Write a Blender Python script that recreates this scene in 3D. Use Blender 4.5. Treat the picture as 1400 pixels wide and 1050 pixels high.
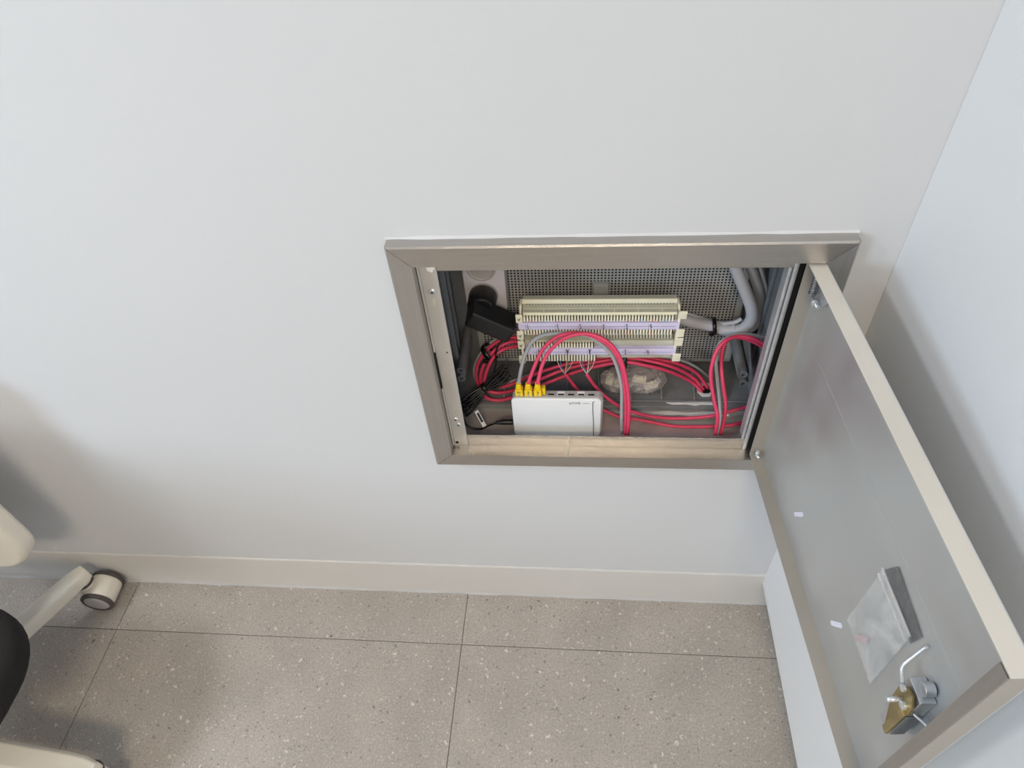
import bpy, bmesh, math, random
from mathutils import Vector, Matrix, noise
random.seed(7)
for o in list(bpy.data.objects): bpy.data.objects.remove(o)
SC = bpy.context.scene
COL = SC.collection

# ------------------------------------------------------------------ camera, world, lights
cam_data = bpy.data.cameras.new('camera')
cam_data.sensor_fit = 'HORIZONTAL'; cam_data.sensor_width = 36.0
cam_data.lens = 940.1283 / 1400 * 36.0
cam_data.clip_start = 0.01
cam = bpy.data.objects.new('camera', cam_data); COL.objects.link(cam)
RX = Vector((0.99514907, 0.07168159, -0.06738009)); UY = Vector((-0.00632897, 0.7301355, 0.68327308)); FW = Vector((-0.0981747, 0.67953212, -0.72704733))
m = Matrix.Identity(4)
for i in range(3):
    m[i][0] = RX[i]; m[i][1] = UY[i]; m[i][2] = -FW[i]
m.translation = Vector((0.25221, -0.71814, 1.46777))
cam.matrix_world = m
SC.camera = cam

w = bpy.data.worlds.new('world'); SC.world = w; w.use_nodes = True
w.node_tree.nodes['Background'].inputs['Color'].default_value = (0.98, 0.97, 0.96, 1)
w.node_tree.nodes['Background'].inputs['Strength'].default_value = 0.30

def area(name, loc, target, sx, sy, power, color):
    l = bpy.data.lights.new(name, 'AREA'); l.shape = 'RECTANGLE'; l.size = sx; l.size_y = sy
    l.energy = power; l.color = color
    o = bpy.data.objects.new(name, l); COL.objects.link(o); o.location = loc
    d = Vector(target) - Vector(loc); o.rotation_euler = d.to_track_quat('-Z', 'Y').to_euler()
    return o
area('ceiling_panel_light', (-2.35, -1.15, 2.66), (-2.35, -1.15, 0), 0.6, 0.6, 48, (0.97, 0.985, 1.0))
area('ceiling_panel_light', (0.4, -2.4, 2.66), (0.4, -2.4, 0), 1.2, 0.6, 80, (1.0, 0.83, 0.60))
area('window_daylight', (-2.9, -2.9, 1.7), (-0.1, 0.0, 0.6), 1.0, 0.9, 64, (0.66, 0.84, 1.0))
SC.view_settings.view_transform = 'Standard'; SC.view_settings.look = 'None'
SC.view_settings.gamma = 1.0; SC.view_settings.exposure = -0.15
SC.view_settings.use_curve_mapping = False

# ------------------------------------------------------------------ materials
def lin(c):
    c = c / 255.0
    return c / 12.92 if c <= 0.04045 else ((c + 0.055) / 1.055) ** 2.4
def rgb(r, g, b): return (lin(r), lin(g), lin(b), 1.0)
def mat(name, col, rough=0.5, metal=0.0, var=0.06, scale=20.0, bump=0.0, bscale=None, stretch=None, coat=0.0, spec=0.5, alpha=1.0, trans=0.0):
    mt = bpy.data.materials.new(name); mt.use_nodes = True
    nt = mt.node_tree; b = nt.nodes['Principled BSDF']
    tc = nt.nodes.new('ShaderNodeTexCoord'); mp = nt.nodes.new('ShaderNodeMapping')
    nt.links.new(tc.outputs['Object'], mp.inputs['Vector'])
    if stretch: mp.inputs['Scale'].default_value = stretch
    n = nt.nodes.new('ShaderNodeTexNoise'); n.inputs['Scale'].default_value = scale; n.inputs['Detail'].default_value = 4
    nt.links.new(mp.outputs['Vector'], n.inputs['Vector'])
    r = nt.nodes.new('ShaderNodeValToRGB')
    r.color_ramp.elements[0].position = 0.3; r.color_ramp.elements[1].position = 0.7
    r.color_ramp.elements[0].color = tuple(c * (1 - var) for c in col[:3]) + (1,)
    r.color_ramp.elements[1].color = tuple(min(1, c * (1 + var)) for c in col[:3]) + (1,)
    nt.links.new(n.outputs['Fac'], r.inputs['Fac']); nt.links.new(r.outputs['Color'], b.inputs['Base Color'])
    b.inputs['Roughness'].default_value = rough; b.inputs['Metallic'].default_value = metal
    b.inputs['Coat Weight'].default_value = coat; b.inputs['Specular IOR Level'].default_value = spec
    b.inputs['Alpha'].default_value = alpha; b.inputs['Transmission Weight'].default_value = trans
    if bump:
        n2 = nt.nodes.new('ShaderNodeTexNoise'); n2.inputs['Scale'].default_value = bscale or scale * 4; n2.inputs['Detail'].default_value = 3
        nt.links.new(mp.outputs['Vector'], n2.inputs['Vector'])
        bp = nt.nodes.new('ShaderNodeBump'); bp.inputs['Strength'].default_value = bump; bp.inputs['Distance'].default_value = 0.002
        nt.links.new(n2.outputs['Fac'], bp.inputs['Height']); nt.links.new(bp.outputs['Normal'], b.inputs['Normal'])
    return mt

def tile_mat():
    mt = mat('stone_tile', rgb(168, 161, 154), 0.55, var=0.09, scale=7.0, bump=0.12, bscale=220)
    nt = mt.node_tree; b = nt.nodes['Principled BSDF']
    tc = nt.nodes['Texture Coordinate']
    base = b.inputs['Base Color'].links[0].from_socket
    def speck(scale, rr, col, prev, seed, jitter):
        v = nt.nodes.new('ShaderNodeTexVoronoi'); v.inputs['Scale'].default_value = scale
        ns = nt.nodes.new('ShaderNodeTexNoise'); ns.inputs['Scale'].default_value = scale * 1.7
        mp = nt.nodes.new('ShaderNodeMapping'); mp.inputs['Location'].default_value = (seed, seed * 2.3, 0)
        ad = nt.nodes.new('ShaderNodeMix'); ad.data_type = 'VECTOR'; ad.inputs['Factor'].default_value = jitter
        nt.links.new(tc.outputs['Object'], mp.inputs['Vector']); nt.links.new(mp.outputs['Vector'], ns.inputs['Vector'])
        nt.links.new(mp.outputs['Vector'], ad.inputs['A']); nt.links.new(ns.outputs['Color'], ad.inputs['B'])
        nt.links.new(ad.outputs['Result'], v.inputs['Vector'])
        # keep only part of the cells, each with a size of its own
        sep = nt.nodes.new('ShaderNodeSeparateColor'); nt.links.new(v.outputs['Color'], sep.inputs['Color'])
        gt = nt.nodes.new('ShaderNodeMath'); gt.operation = 'GREATER_THAN'; gt.inputs[1].default_value = rr[1]; nt.links.new(sep.outputs['Red'], gt.inputs[0])
        sz = nt.nodes.new('ShaderNodeMath'); sz.operation = 'MULTIPLY'; sz.inputs[1].default_value = rr[0]; nt.links.new(sep.outputs['Green'], sz.inputs[0])
        lt = nt.nodes.new('ShaderNodeMath'); lt.operation = 'LESS_THAN'; nt.links.new(v.outputs['Distance'], lt.inputs[0]); nt.links.new(sz.outputs[0], lt.inputs[1])
        mu = nt.nodes.new('ShaderNodeMath'); mu.operation = 'MULTIPLY'; nt.links.new(gt.outputs[0], mu.inputs[0]); nt.links.new(lt.outputs[0], mu.inputs[1])
        m2 = nt.nodes.new('ShaderNodeMath'); m2.operation = 'MULTIPLY'; m2.inputs[1].default_value = 0.8; nt.links.new(mu.outputs[0], m2.inputs[0])
        mx = nt.nodes.new('ShaderNodeMix'); mx.data_type = 'RGBA'; nt.links.new(m2.outputs[0], mx.inputs['Factor'])
        nt.links.new(prev, mx.inputs['A']); mx.inputs['B'].default_value = col
        return mx.outputs['Result']
    # fine grain
    g = nt.nodes.new('ShaderNodeTexNoise'); g.inputs['Scale'].default_value = 260; g.inputs['Detail'].default_value = 2
    nt.links.new(tc.outputs['Object'], g.inputs['Vector'])
    gr = nt.nodes.new('ShaderNodeValToRGB'); gr.color_ramp.elements[0].position = 0.3; gr.color_ramp.elements[1].position = 0.7
    gr.color_ramp.elements[0].color = (0.80, 0.80, 0.80, 1); gr.color_ramp.elements[1].color = (1.12, 1.12, 1.12, 1)
    nt.links.new(g.outputs['Fac'], gr.inputs['Fac'])
    mg = nt.nodes.new('ShaderNodeMix'); mg.data_type = 'RGBA'; mg.blend_type = 'MULTIPLY'; mg.inputs['Factor'].default_value = 1.0
    nt.links.new(base, mg.inputs['A']); nt.links.new(gr.outputs['Color'], mg.inputs['B'])
    s = speck(170, (0.34, 0.50), rgb(205, 198, 188), mg.outputs['Result'], 0.0, 0.012)
    s = speck(140, (0.30, 0.58), rgb(112, 106, 100), s, 3.1, 0.012)
    s = speck(90, (0.30, 0.74), rgb(214, 207, 197), s, 9.1, 0.016)
    s = speck(55, (0.20, 0.84), rgb(214, 209, 200), s, 7.7, 0.02)
    s = speck(60, (0.20, 0.84), rgb(104, 99, 94), s, 5.2, 0.02)
    nt.links.new(s, b.inputs['Base Color'])
    return mt

def door_mat():
    mt = mat('satin_steel', rgb(208, 211, 212), 0.42, 0.75, var=0.05, scale=7, bump=0.05, bscale=60)
    nt = mt.node_tree; b = nt.nodes['Principled BSDF']; tc = nt.nodes['Texture Coordinate']
    n = nt.nodes.new('ShaderNodeTexNoise'); n.inputs['Scale'].default_value = 14; n.inputs['Detail'].default_value = 6
    nt.links.new(tc.outputs['Object'], n.inputs['Vector'])
    mr = nt.nodes.new('ShaderNodeMapRange'); mr.inputs['From Min'].default_value = 0.3; mr.inputs['From Max'].default_value = 0.7
    mr.inputs['To Min'].default_value = 0.36; mr.inputs['To Max'].default_value = 0.55
    nt.links.new(n.outputs['Fac'], mr.inputs['Value']); nt.links.new(mr.outputs['Result'], b.inputs['Roughness'])
    return mt

def film_mat(name, col, opacity, rough=0.25, scale=45):
    mt = bpy.data.materials.new(name); mt.use_nodes = True; nt = mt.node_tree
    b = nt.nodes['Principled BSDF']; out = nt.nodes['Material Output']
    b.inputs['Base Color'].default_value = col; b.inputs['Roughness'].default_value = rough
    tr = nt.nodes.new('ShaderNodeBsdfTransparent'); mx = nt.nodes.new('ShaderNodeMixShader')
    n = nt.nodes.new('ShaderNodeTexNoise'); n.inputs['Scale'].default_value = scale; n.inputs['Detail'].default_value = 5; n.inputs['Distortion'].default_value = 1.2
    tc = nt.nodes.new('ShaderNodeTexCoord'); nt.links.new(tc.outputs['Object'], n.inputs['Vector'])
    mr = nt.nodes.new('ShaderNodeMapRange'); mr.inputs['From Min'].default_value = 0.3; mr.inputs['From Max'].default_value = 0.7
    mr.inputs['To Min'].default_value = max(0, opacity - 0.22); mr.inputs['To Max'].default_value = min(1, opacity + 0.22)
    nt.links.new(n.outputs['Fac'], mr.inputs['Value']); nt.links.new(mr.outputs['Result'], mx.inputs['Fac'])
    nt.links.new(tr.outputs[0], mx.inputs[1]); nt.links.new(b.outputs[0], mx.inputs[2]); nt.links.new(mx.outputs[0], out.inputs['Surface'])
    bp = nt.nodes.new('ShaderNodeBump'); bp.inputs['Strength'].default_value = 0.5; bp.inputs['Distance'].default_value = 0.003
    nt.links.new(n.outputs['Fac'], bp.inputs['Height']); nt.links.new(bp.outputs['Normal'], b.inputs['Normal'])
    return mt

WALL = mat('wall_paint', rgb(208, 210, 214), 0.6, var=0.006, scale=2.0, bump=0.10, bscale=90)
PANEL = mat('panel_paint', rgb(230, 231, 233), 0.5, var=0.006, scale=2.0, bump=0.03, bscale=120)
SKIRT = mat('skirting_paint', rgb(210, 208, 206), 0.5, var=0.015, scale=6.0, bump=0.06, bscale=60)
GROUT = mat('grout', rgb(140, 133, 126), 0.9, var=0.1, scale=80)
TILE = tile_mat()
CAULK = mat('caulk', rgb(198, 198, 200), 0.5, var=0.05, scale=30, bump=0.3, bscale=80)
STEEL = mat('brushed_steel', rgb(186, 182, 178), 0.26, 0.92, var=0.05, scale=6, bump=0.12, bscale=80, stretch=(1.5, 40, 40))
STEELV = mat('brushed_steel_upright', rgb(186, 184, 182), 0.36, 0.9, var=0.05, scale=6, bump=0.12, bscale=80, stretch=(40, 40, 1.5))
FLANGE = mat('flange_steel', rgb(206, 203, 199), 0.5, 0.6, var=0.06, scale=18, bump=0.1, bscale=120)
DOORM = door_mat()
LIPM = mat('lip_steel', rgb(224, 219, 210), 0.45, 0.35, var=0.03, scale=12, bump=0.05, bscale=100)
DARKP = mat('grey_plastic', rgb(126, 129, 133), 0.45, var=0.08, scale=30, bump=0.15, bscale=200)
PLATE = mat('plate_grey', rgb(172, 174, 176), 0.5, var=0.05, scale=25, bump=0.05)
BLACKV = mat('cavity_black', rgb(14, 14, 14), 0.9, var=0.1)
CREAM = mat('cream_plastic', rgb(250, 246, 224), 0.4, var=0.04, scale=60)
CREAMG = mat('cream_grey_plastic', rgb(198, 198, 182), 0.5, var=0.05, scale=80)
LILAC = mat('lilac_label', rgb(220, 214, 246), 0.45, var=0.02, scale=60)
WHITEP = mat('white_plastic', rgb(236, 238, 241), 0.3, var=0.01, scale=20)
GREYP = mat('light_grey_plastic', rgb(176, 172, 172), 0.4, var=0.03, scale=30)
SOCKETM = mat('socket_white', rgb(214, 210, 218), 0.35, var=0.02, scale=30)
RED = mat('red_cable_jacket', rgb(228, 70, 108), 0.42, var=0.04, scale=60)
GREYC = mat('grey_cable_jacket', rgb(166, 168, 172), 0.5, var=0.04, scale=60)
GREYT = mat('thick_cable_jacket', rgb(188, 190, 200), 0.5, var=0.03, scale=30)
YEL = mat('yellow_boot', rgb(246, 208, 24), 0.4, var=0.04, scale=80)
BLK = mat('black_plastic', rgb(24, 24, 27), 0.38, var=0.1, scale=40)
BLKC = mat('black_cord', rgb(12, 12, 13), 0.3, var=0.1, scale=60)
INK = mat('ink', rgb(28, 28, 40), 0.6, var=0.05)
GREYINK = mat('grey_ink', rgb(120, 122, 126), 0.6, var=0.05)
ZINC = mat('zinc_metal', rgb(206, 210, 216), 0.32, 0.6, var=0.08, scale=60)
CASTM = mat('cast_metal', rgb(198, 200, 204), 0.38, 0.7, var=0.05, scale=40)
BRASS = mat('passivated_zinc', rgb(164, 148, 106), 0.35, 0.7, var=0.3, scale=40)
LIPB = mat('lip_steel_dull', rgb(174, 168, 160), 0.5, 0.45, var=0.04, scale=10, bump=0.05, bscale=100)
SPRING = mat('spring_steel', rgb(150, 150, 152), 0.3, 1.0, var=0.1, scale=60)
WHITEM = mat('white_spot', rgb(236, 234, 248), 0.5, var=0.01)
CHAIRW = mat('chair_white', rgb(226, 220, 208), 0.45, var=0.02, scale=20)
FABRIC = mat('black_fabric', rgb(22, 21, 22), 0.95, var=0.2, scale=300, bump=0.5, bscale=600)
TYRE = mat('tyre_grey', rgb(78, 72, 70), 0.6, var=0.05, scale=60)
PLASTER = mat('plaster', rgb(242, 243, 244), 0.8, var=0.08, scale=60, bump=0.5, bscale=150)
FILM = film_mat('clear_film', rgb(236, 236, 236), 0.30, scale=16)
FILM2 = film_mat('flap_reflection_film', rgb(122, 122, 124), 0.55, 0.2)  # grey colour stands in for the dark reflection in the clear bag flap
CRUMP = film_mat('crumpled_film', rgb(222, 216, 218), 0.32, 0.14)
WIREC = {'red': mat('wire_red', rgb(200, 60, 50), 0.4), 'blue': mat('wire_blue', rgb(90, 140, 190), 0.4), 'white': mat('wire_white', rgb(214, 208, 200), 0.4), 'green': mat('wire_green', rgb(70, 130, 90), 0.4), 'brown': mat('wire_brown', rgb(130, 90, 60), 0.4)}

# ------------------------------------------------------------------ helpers
MW = {}
def wm(o): return MW.get(o.name, Matrix.Identity(4))
def thing(name, label, cat, loc=(0, 0, 0), rot=(0, 0, 0), group=None):
    o = bpy.data.objects.new(name, None); COL.objects.link(o); o.location = loc; o.rotation_euler = rot
    o.empty_display_size = 0.05
    o['label'] = label; o['category'] = cat
    if group: o['group'] = group
    MW[o.name] = Matrix.LocRotScale(Vector(loc), o.rotation_euler, None)
    return o
def obj(name, bm, mt, parent=None, smooth=False, bevel=0, loc=None, rot=(0, 0, 0), label=None, kind=None, seg=2):
    """bm is given in world coordinates; becomes one mesh object below parent."""
    pm = wm(parent) if parent else Matrix.Identity(4)
    if loc is None: lm = Matrix.Identity(4)
    else: lm = pm.inverted() @ Matrix.LocRotScale(Vector(loc), Matrix.Rotation(0, 3, 'X').to_euler() if rot == (0, 0, 0) else __import__('mathutils').Euler(rot), None)
    world = pm @ lm
    bm.transform(world.inverted())
    bmesh.ops.recalc_face_normals(bm, faces=bm.faces)
    me = bpy.data.meshes.new(name); bm.to_mesh(me); bm.free()
    if isinstance(mt, (list, tuple)):
        for x in mt: me.materials.append(x)
    else: me.materials.append(mt)
    if smooth:
        for p in me.polygons: p.use_smooth = True
    o = bpy.data.objects.new(name, me); COL.objects.link(o)
    if parent: o.parent = parent
    o.matrix_basis = lm
    MW[o.name] = world
    if bevel:
        b = o.modifiers.new('bevel', 'BEVEL'); b.width = bevel; b.segments = seg; b.limit_method = 'ANGLE'; b.angle_limit = math.radians(40)
        b.harden_normals = False
        for p in me.polygons: p.use_smooth = True
        o.modifiers.new('wn', 'WEIGHTED_NORMAL')
    if label: o['label'] = label
    if kind: o['kind'] = kind
    return o
def tag(o, label, cat, group=None):
    o['label'] = label; o['category'] = cat
    if group: o['group'] = group
    return o
def struct(name, bm, mt, parent=None, **k):
    o = obj(name, bm, mt, parent, **k)
    if not parent: o['kind'] = 'structure'
    return o
def B(): return bmesh.new()
def box(bm, x0, x1, y0, y1, z0, z1, mi=0, M=None):
    vs = [bm.verts.new(Vector(p) if M is None else M @ Vector(p)) for p in ((x0, y0, z0), (x1, y0, z0), (x1, y1, z0), (x0, y1, z0), (x0, y0, z1), (x1, y0, z1), (x1, y1, z1), (x0, y1, z1))]
    for f in ((0, 3, 2, 1), (4, 5, 6, 7), (0, 1, 5, 4), (1, 2, 6, 5), (2, 3, 7, 6), (3, 0, 4, 7)):
        fc = bm.faces.new([vs[i] for i in f]); fc.material_index = mi
    return bm
def prism(bm, poly, a, b, mi=0):
    """poly: list of 3D points, extruded between offset vectors a and b"""
    A = [bm.verts.new(Vector(p) + Vector(a)) for p in poly]; C2 = [bm.verts.new(Vector(p) + Vector(b)) for p in poly]
    n = len(poly)
    f = bm.faces.new(A[::-1]); f.material_index = mi; f = bm.faces.new(C2); f.material_index = mi
    for i in range(n):
        f = bm.faces.new((A[i], A[(i + 1) % n], C2[(i + 1) % n], C2[i])); f.material_index = mi
    return bm
def catmull(pts, sub=6):
    P = [Vector(p) for p in pts]; P = [P[0] * 2 - P[1]] + P + [P[-1] * 2 - P[-2]]; out = []
    for i in range(1, len(P) - 2):
        for j in range(sub):
            t = j / sub
            out.append(0.5 * ((2 * P[i]) + (P[i + 1] - P[i - 1]) * t + (2 * P[i - 1] - 5 * P[i] + 4 * P[i + 1] - P[i + 2]) * t * t + (-P[i - 1] + 3 * P[i] - 3 * P[i + 1] + P[i + 2]) * t ** 3))
    out.append(P[-2]); return out
def tube(bm, pts, r, seg=10, sub=6, closed=False, smooth=True, mi=0):
    C2 = catmull(pts, sub) if sub > 1 else [Vector(p) for p in pts]
    rr = r if callable(r) else (lambda t: r)
    up = None; rings = []
    n = len(C2)
    for i, c in enumerate(C2):
        t = (C2[min(i + 1, n - 1)] - C2[max(i - 1, 0)])
        if closed: t = C2[(i + 1) % n] - C2[i - 1]
        t.normalize()
        if up is None:
            up = Vector((0, 0, 1)) if abs(t.z) < 0.9 else Vector((1, 0, 0))
        a = t.cross(up)
        if a.length < 1e-6: a = t.orthogonal()
        a.normalize(); b = a.cross(t).normalized(); up = b
        R = rr(i / max(1, n - 1))
        rings.append([bm.verts.new(c + (a * math.cos(2 * math.pi * k / seg) + b * math.sin(2 * math.pi * k / seg)) * R) for k in range(seg)])
    for i in range(n - 1 if not closed else n):
        A, C3 = rings[i], rings[(i + 1) % n]
        for k in range(seg):
            f = bm.faces.new((A[k], A[(k + 1) % seg], C3[(k + 1) % seg], C3[k])); f.smooth = True; f.material_index = mi
    if not closed:
        f = bm.faces.new(rings[0][::-1]); f.material_index = mi; f = bm.faces.new(rings[-1]); f.material_index = mi
    return bm
def cyl(bm, p0, p1, r, seg=24, r1=None, mi=0):
    p0, p1 = Vector(p0), Vector(p1)
    return tube(bm, [p0, p1], (lambda t: r + ((r1 if r1 is not None else r) - r) * t), seg, 1, mi=mi)
def lathe(bm, prof, c, axis, seg=32, mi=0):
    """prof: list of (radius, height along axis) ; c: origin"""
    ax = Vector(axis).normalized(); a = ax.orthogonal().normalized(); b = ax.cross(a); c = Vector(c)
    rings = [[bm.verts.new(c + ax * h + (a * math.cos(2 * math.pi * k / seg) + b * math.sin(2 * math.pi * k / seg)) * max(r, 1e-5)) for k in range(seg)] for r, h in prof]
    for i in range(len(rings) - 1):
        for k in range(seg):
            f = bm.faces.new((rings[i][k], rings[i][(k + 1) % seg], rings[i + 1][(k + 1) % seg], rings[i + 1][k])); f.material_index = mi
    bm.faces.new(rings[0][::-1]); bm.faces.new(rings[-1])
    return bm
def rrect(cx, cy, w, h, r, n=6):
    pts = []
    for (sx, sy, a0) in ((1, 1, 0), (-1, 1, 90), (-1, -1, 180), (1, -1, 270)):
        for k in range(n + 1):
            a = math.radians(a0 + 90 * k / n)
            pts.append((cx + sx * (w / 2 - r) + r * math.cos(a), cy + sy * (h / 2 - r) + r * math.sin(a)))
    return pts
def text(name, s, size, loc, rot, mt, parent, depth=0.0002, align='CENTER'):
    cu = bpy.data.curves.new(name, 'FONT'); cu.body = s; cu.size = size; cu.extrude = depth; cu.align_x = align; cu.align_y = 'CENTER'; cu.resolution_u = 3
    t = bpy.data.objects.new(name + '_tmp', cu); COL.objects.link(t)
    bpy.context.view_layer.update()
    me = bpy.data.meshes.new_from_object(t.evaluated_get(bpy.context.evaluated_depsgraph_get()))
    bpy.data.objects.remove(t)
    bm = B(); bm.from_mesh(me); bpy.data.meshes.remove(me)
    from mathutils import Euler
    bm.transform(Matrix.LocRotScale(Vector(loc), Euler(rot), None))
    return obj(name, bm, mt, parent)

# traced cable runs, metres
CABLE = {
    'grey_patch': [(0.1536, 0.057, 0.6386), (0.1557, 0.065, 0.6616), (0.1632, 0.08, 0.6839), (0.1743, 0.09, 0.7023), (0.1899, 0.095, 0.7121), (0.2111, 0.096, 0.716), (0.2368, 0.097, 0.715), (0.2602, 0.096, 0.7127), (0.2825, 0.093, 0.6995), (0.3029, 0.085, 0.6794), (0.3143, 0.075, 0.6541), (0.321, 0.06, 0.6263), (0.3226, 0.05, 0.5846), (0.3247, 0.0408, 0.5335)],
    'red_patch_a': [(0.1709, 0.057, 0.644), (0.179, 0.065, 0.6737), (0.1924, 0.078, 0.6975), (0.2078, 0.086, 0.7109), (0.223, 0.09, 0.7183), (0.2439, 0.092, 0.7212), (0.267, 0.09, 0.7183), (0.2891, 0.084, 0.7096), (0.3068, 0.077, 0.6938), (0.3192, 0.067, 0.6691), (0.3251, 0.056, 0.636), (0.3295, 0.046, 0.5893), (0.3307, 0.036, 0.5356)],
    'red_patch_b': [(0.1866, 0.057, 0.6441), (0.1912, 0.062, 0.6768), (0.2021, 0.071, 0.6977), (0.2197, 0.079, 0.7143), (0.2371, 0.083, 0.7233), (0.26, 0.085, 0.7261), (0.2829, 0.08, 0.7229), (0.3037, 0.072, 0.7099), (0.3182, 0.062, 0.6857), (0.3278, 0.05, 0.6476), (0.3337, 0.04, 0.5962), (0.3338, 0.03, 0.5431)],
    'loop_a': [(0.1445, 0.15, 0.6489), (0.1224, 0.14, 0.6514), (0.0992, 0.13, 0.6381), (0.0831, 0.125, 0.6124), (0.0757, 0.12, 0.5858), (0.0796, 0.12, 0.5589), (0.1027, 0.12, 0.5473), (0.1367, 0.12, 0.5556), (0.1771, 0.125, 0.5757), (0.2227, 0.135, 0.5919), (0.274, 0.14, 0.6055), (0.3281, 0.14, 0.6166), (0.3686, 0.14, 0.6114), (0.4139, 0.14, 0.5953), (0.4519, 0.145, 0.5644), (0.4726, 0.1344, 0.5435)],
    'loop_b': [(0.1443, 0.145, 0.6414), (0.1227, 0.132, 0.6468), (0.1051, 0.122, 0.6389), (0.0923, 0.115, 0.6171), (0.0842, 0.108, 0.5929), (0.0791, 0.105, 0.5655), (0.0881, 0.105, 0.5479), (0.1104, 0.105, 0.5442), (0.1441, 0.108, 0.5551), (0.1906, 0.115, 0.5769), (0.2358, 0.125, 0.593), (0.2803, 0.13, 0.6065), (0.3277, 0.13, 0.6176), (0.3682, 0.13, 0.6088), (0.4078, 0.135, 0.5894), (0.4496, 0.14, 0.5583), (0.4694, 0.129, 0.5435)],
    'loop_c': [(0.1444, 0.155, 0.6529), (0.1218, 0.15, 0.6542), (0.0981, 0.145, 0.6414), (0.0749, 0.14, 0.612), (0.0655, 0.135, 0.5796), (0.0702, 0.13, 0.5559), (0.0915, 0.13, 0.5521), (0.1227, 0.13, 0.5564), (0.1697, 0.14, 0.5751), (0.2224, 0.148, 0.5917), (0.2742, 0.15, 0.6028), (0.3286, 0.15, 0.6139), (0.3758, 0.15, 0.6068), (0.4211, 0.15, 0.5943), (0.4586, 0.152, 0.5685), (0.4807, 0.138, 0.5435)],
    'loop_grey': [(0.1435, 0.165, 0.6489), (0.1181, 0.16, 0.65), (0.0914, 0.155, 0.6353), (0.0693, 0.15, 0.6057), (0.0601, 0.145, 0.5768), (0.0671, 0.14, 0.5491), (0.0949, 0.135, 0.5507), (0.1291, 0.138, 0.5596), (0.176, 0.146, 0.5746), (0.2288, 0.155, 0.5884), (0.2808, 0.16, 0.6002), (0.3319, 0.16, 0.6076), (0.3767, 0.16, 0.6042), (0.4219, 0.16, 0.5953), (0.4586, 0.16, 0.5752), (0.4882, 0.1579, 0.5435), (0.4856, 0.1363, 0.5435)],
    'thin_red_a': [(0.2205, 0.095, 0.6383), (0.2265, 0.093, 0.6262), (0.2401, 0.09, 0.6041), (0.2552, 0.085, 0.5818), (0.2768, 0.08, 0.5629), (0.3025, 0.075, 0.5477), (0.3255, 0.07, 0.5401), (0.3478, 0.065, 0.5425), (0.3752, 0.06, 0.541), (0.4188, 0.055, 0.536), (0.4802, 0.055, 0.5372), (0.5101, 0.055, 0.5417), (0.5323, 0.06, 0.5439)],
    'thin_red_b': [(0.2572, 0.095, 0.6385), (0.2635, 0.092, 0.6275), (0.2749, 0.088, 0.6066), (0.2889, 0.085, 0.5878), (0.3055, 0.08, 0.5729), (0.3246, 0.075, 0.5616), (0.3476, 0.072, 0.5519), (0.3819, 0.07, 0.5431), (0.4255, 0.068, 0.5422), (0.4735, 0.066, 0.5512), (0.5092, 0.07, 0.5606), (0.5376, 0.075, 0.5685)],
    'right_grey': [(0.554, 0.12, 0.6838), (0.5299, 0.12, 0.6902), (0.5051, 0.115, 0.6965), (0.4833, 0.105, 0.6963), (0.4722, 0.1, 0.6816), (0.472, 0.09, 0.6584), (0.4778, 0.08, 0.6258), (0.485, 0.065, 0.5884), (0.4886, 0.05, 0.5589), (0.4885, 0.04, 0.5341)],
    'right_red_a': [(0.5513, 0.11, 0.677), (0.528, 0.11, 0.6916), (0.5044, 0.11, 0.6964), (0.4835, 0.1, 0.6978), (0.4702, 0.09, 0.6864), (0.464, 0.08, 0.665), (0.4638, 0.07, 0.6414), (0.4713, 0.055, 0.6085), (0.4794, 0.04, 0.58), (0.4794, 0.03, 0.5462)],
    'right_red_b': [(0.5538, 0.12, 0.6609), (0.5351, 0.12, 0.674), (0.5138, 0.12, 0.6838), (0.495, 0.115, 0.6885), (0.4832, 0.105, 0.6817), (0.4808, 0.095, 0.6584), (0.4846, 0.075, 0.6311), (0.4929, 0.06, 0.5941), (0.493, 0.045, 0.5649), (0.4894, 0.035, 0.5403)],
    'thick_a': [(0.4834, 0.17, 0.8095), (0.4991, 0.165, 0.7765), (0.5133, 0.16, 0.7482), (0.5253, 0.15, 0.7232), (0.5285, 0.145, 0.701), (0.517, 0.145, 0.6802), (0.4952, 0.15, 0.674), (0.4665, 0.155, 0.6794), (0.4378, 0.165, 0.6787), (0.4072, 0.17, 0.6875)],
    'thick_b': [(0.5082, 0.18, 0.8017), (0.5252, 0.178, 0.7675), (0.5393, 0.172, 0.7351), (0.5457, 0.165, 0.7071), (0.5448, 0.16, 0.6828), (0.5294, 0.16, 0.6632), (0.508, 0.155, 0.6578)],
    'thin_grey_a': [(0.5288, 0.185, 0.7908), (0.5419, 0.18, 0.7585), (0.5506, 0.175, 0.7326), (0.5503, 0.17, 0.7059), (0.5452, 0.165, 0.6848)],
    'thin_grey_b': [(0.4076, 0.18, 0.6917), (0.4381, 0.175, 0.6846), (0.465, 0.165, 0.6819), (0.4836, 0.155, 0.6842), (0.5032, 0.15, 0.6903), (0.5147, 0.15, 0.6982)],
    'dc': [(0.1289, 0.12, 0.6839), (0.1183, 0.11, 0.6799), (0.1113, 0.105, 0.6643), (0.1098, 0.1, 0.6414), (0.1004, 0.095, 0.6159), (0.0845, 0.085, 0.5987)],
    'dc2': [(0.058, 0.07, 0.577), (0.0505, 0.06, 0.5689), (0.0503, 0.05, 0.557), (0.0568, 0.045, 0.5411), (0.0762, 0.042, 0.537), (0.0941, 0.042, 0.5474), (0.1102, 0.042, 0.5557), (0.1255, 0.043, 0.5568)],
}
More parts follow.
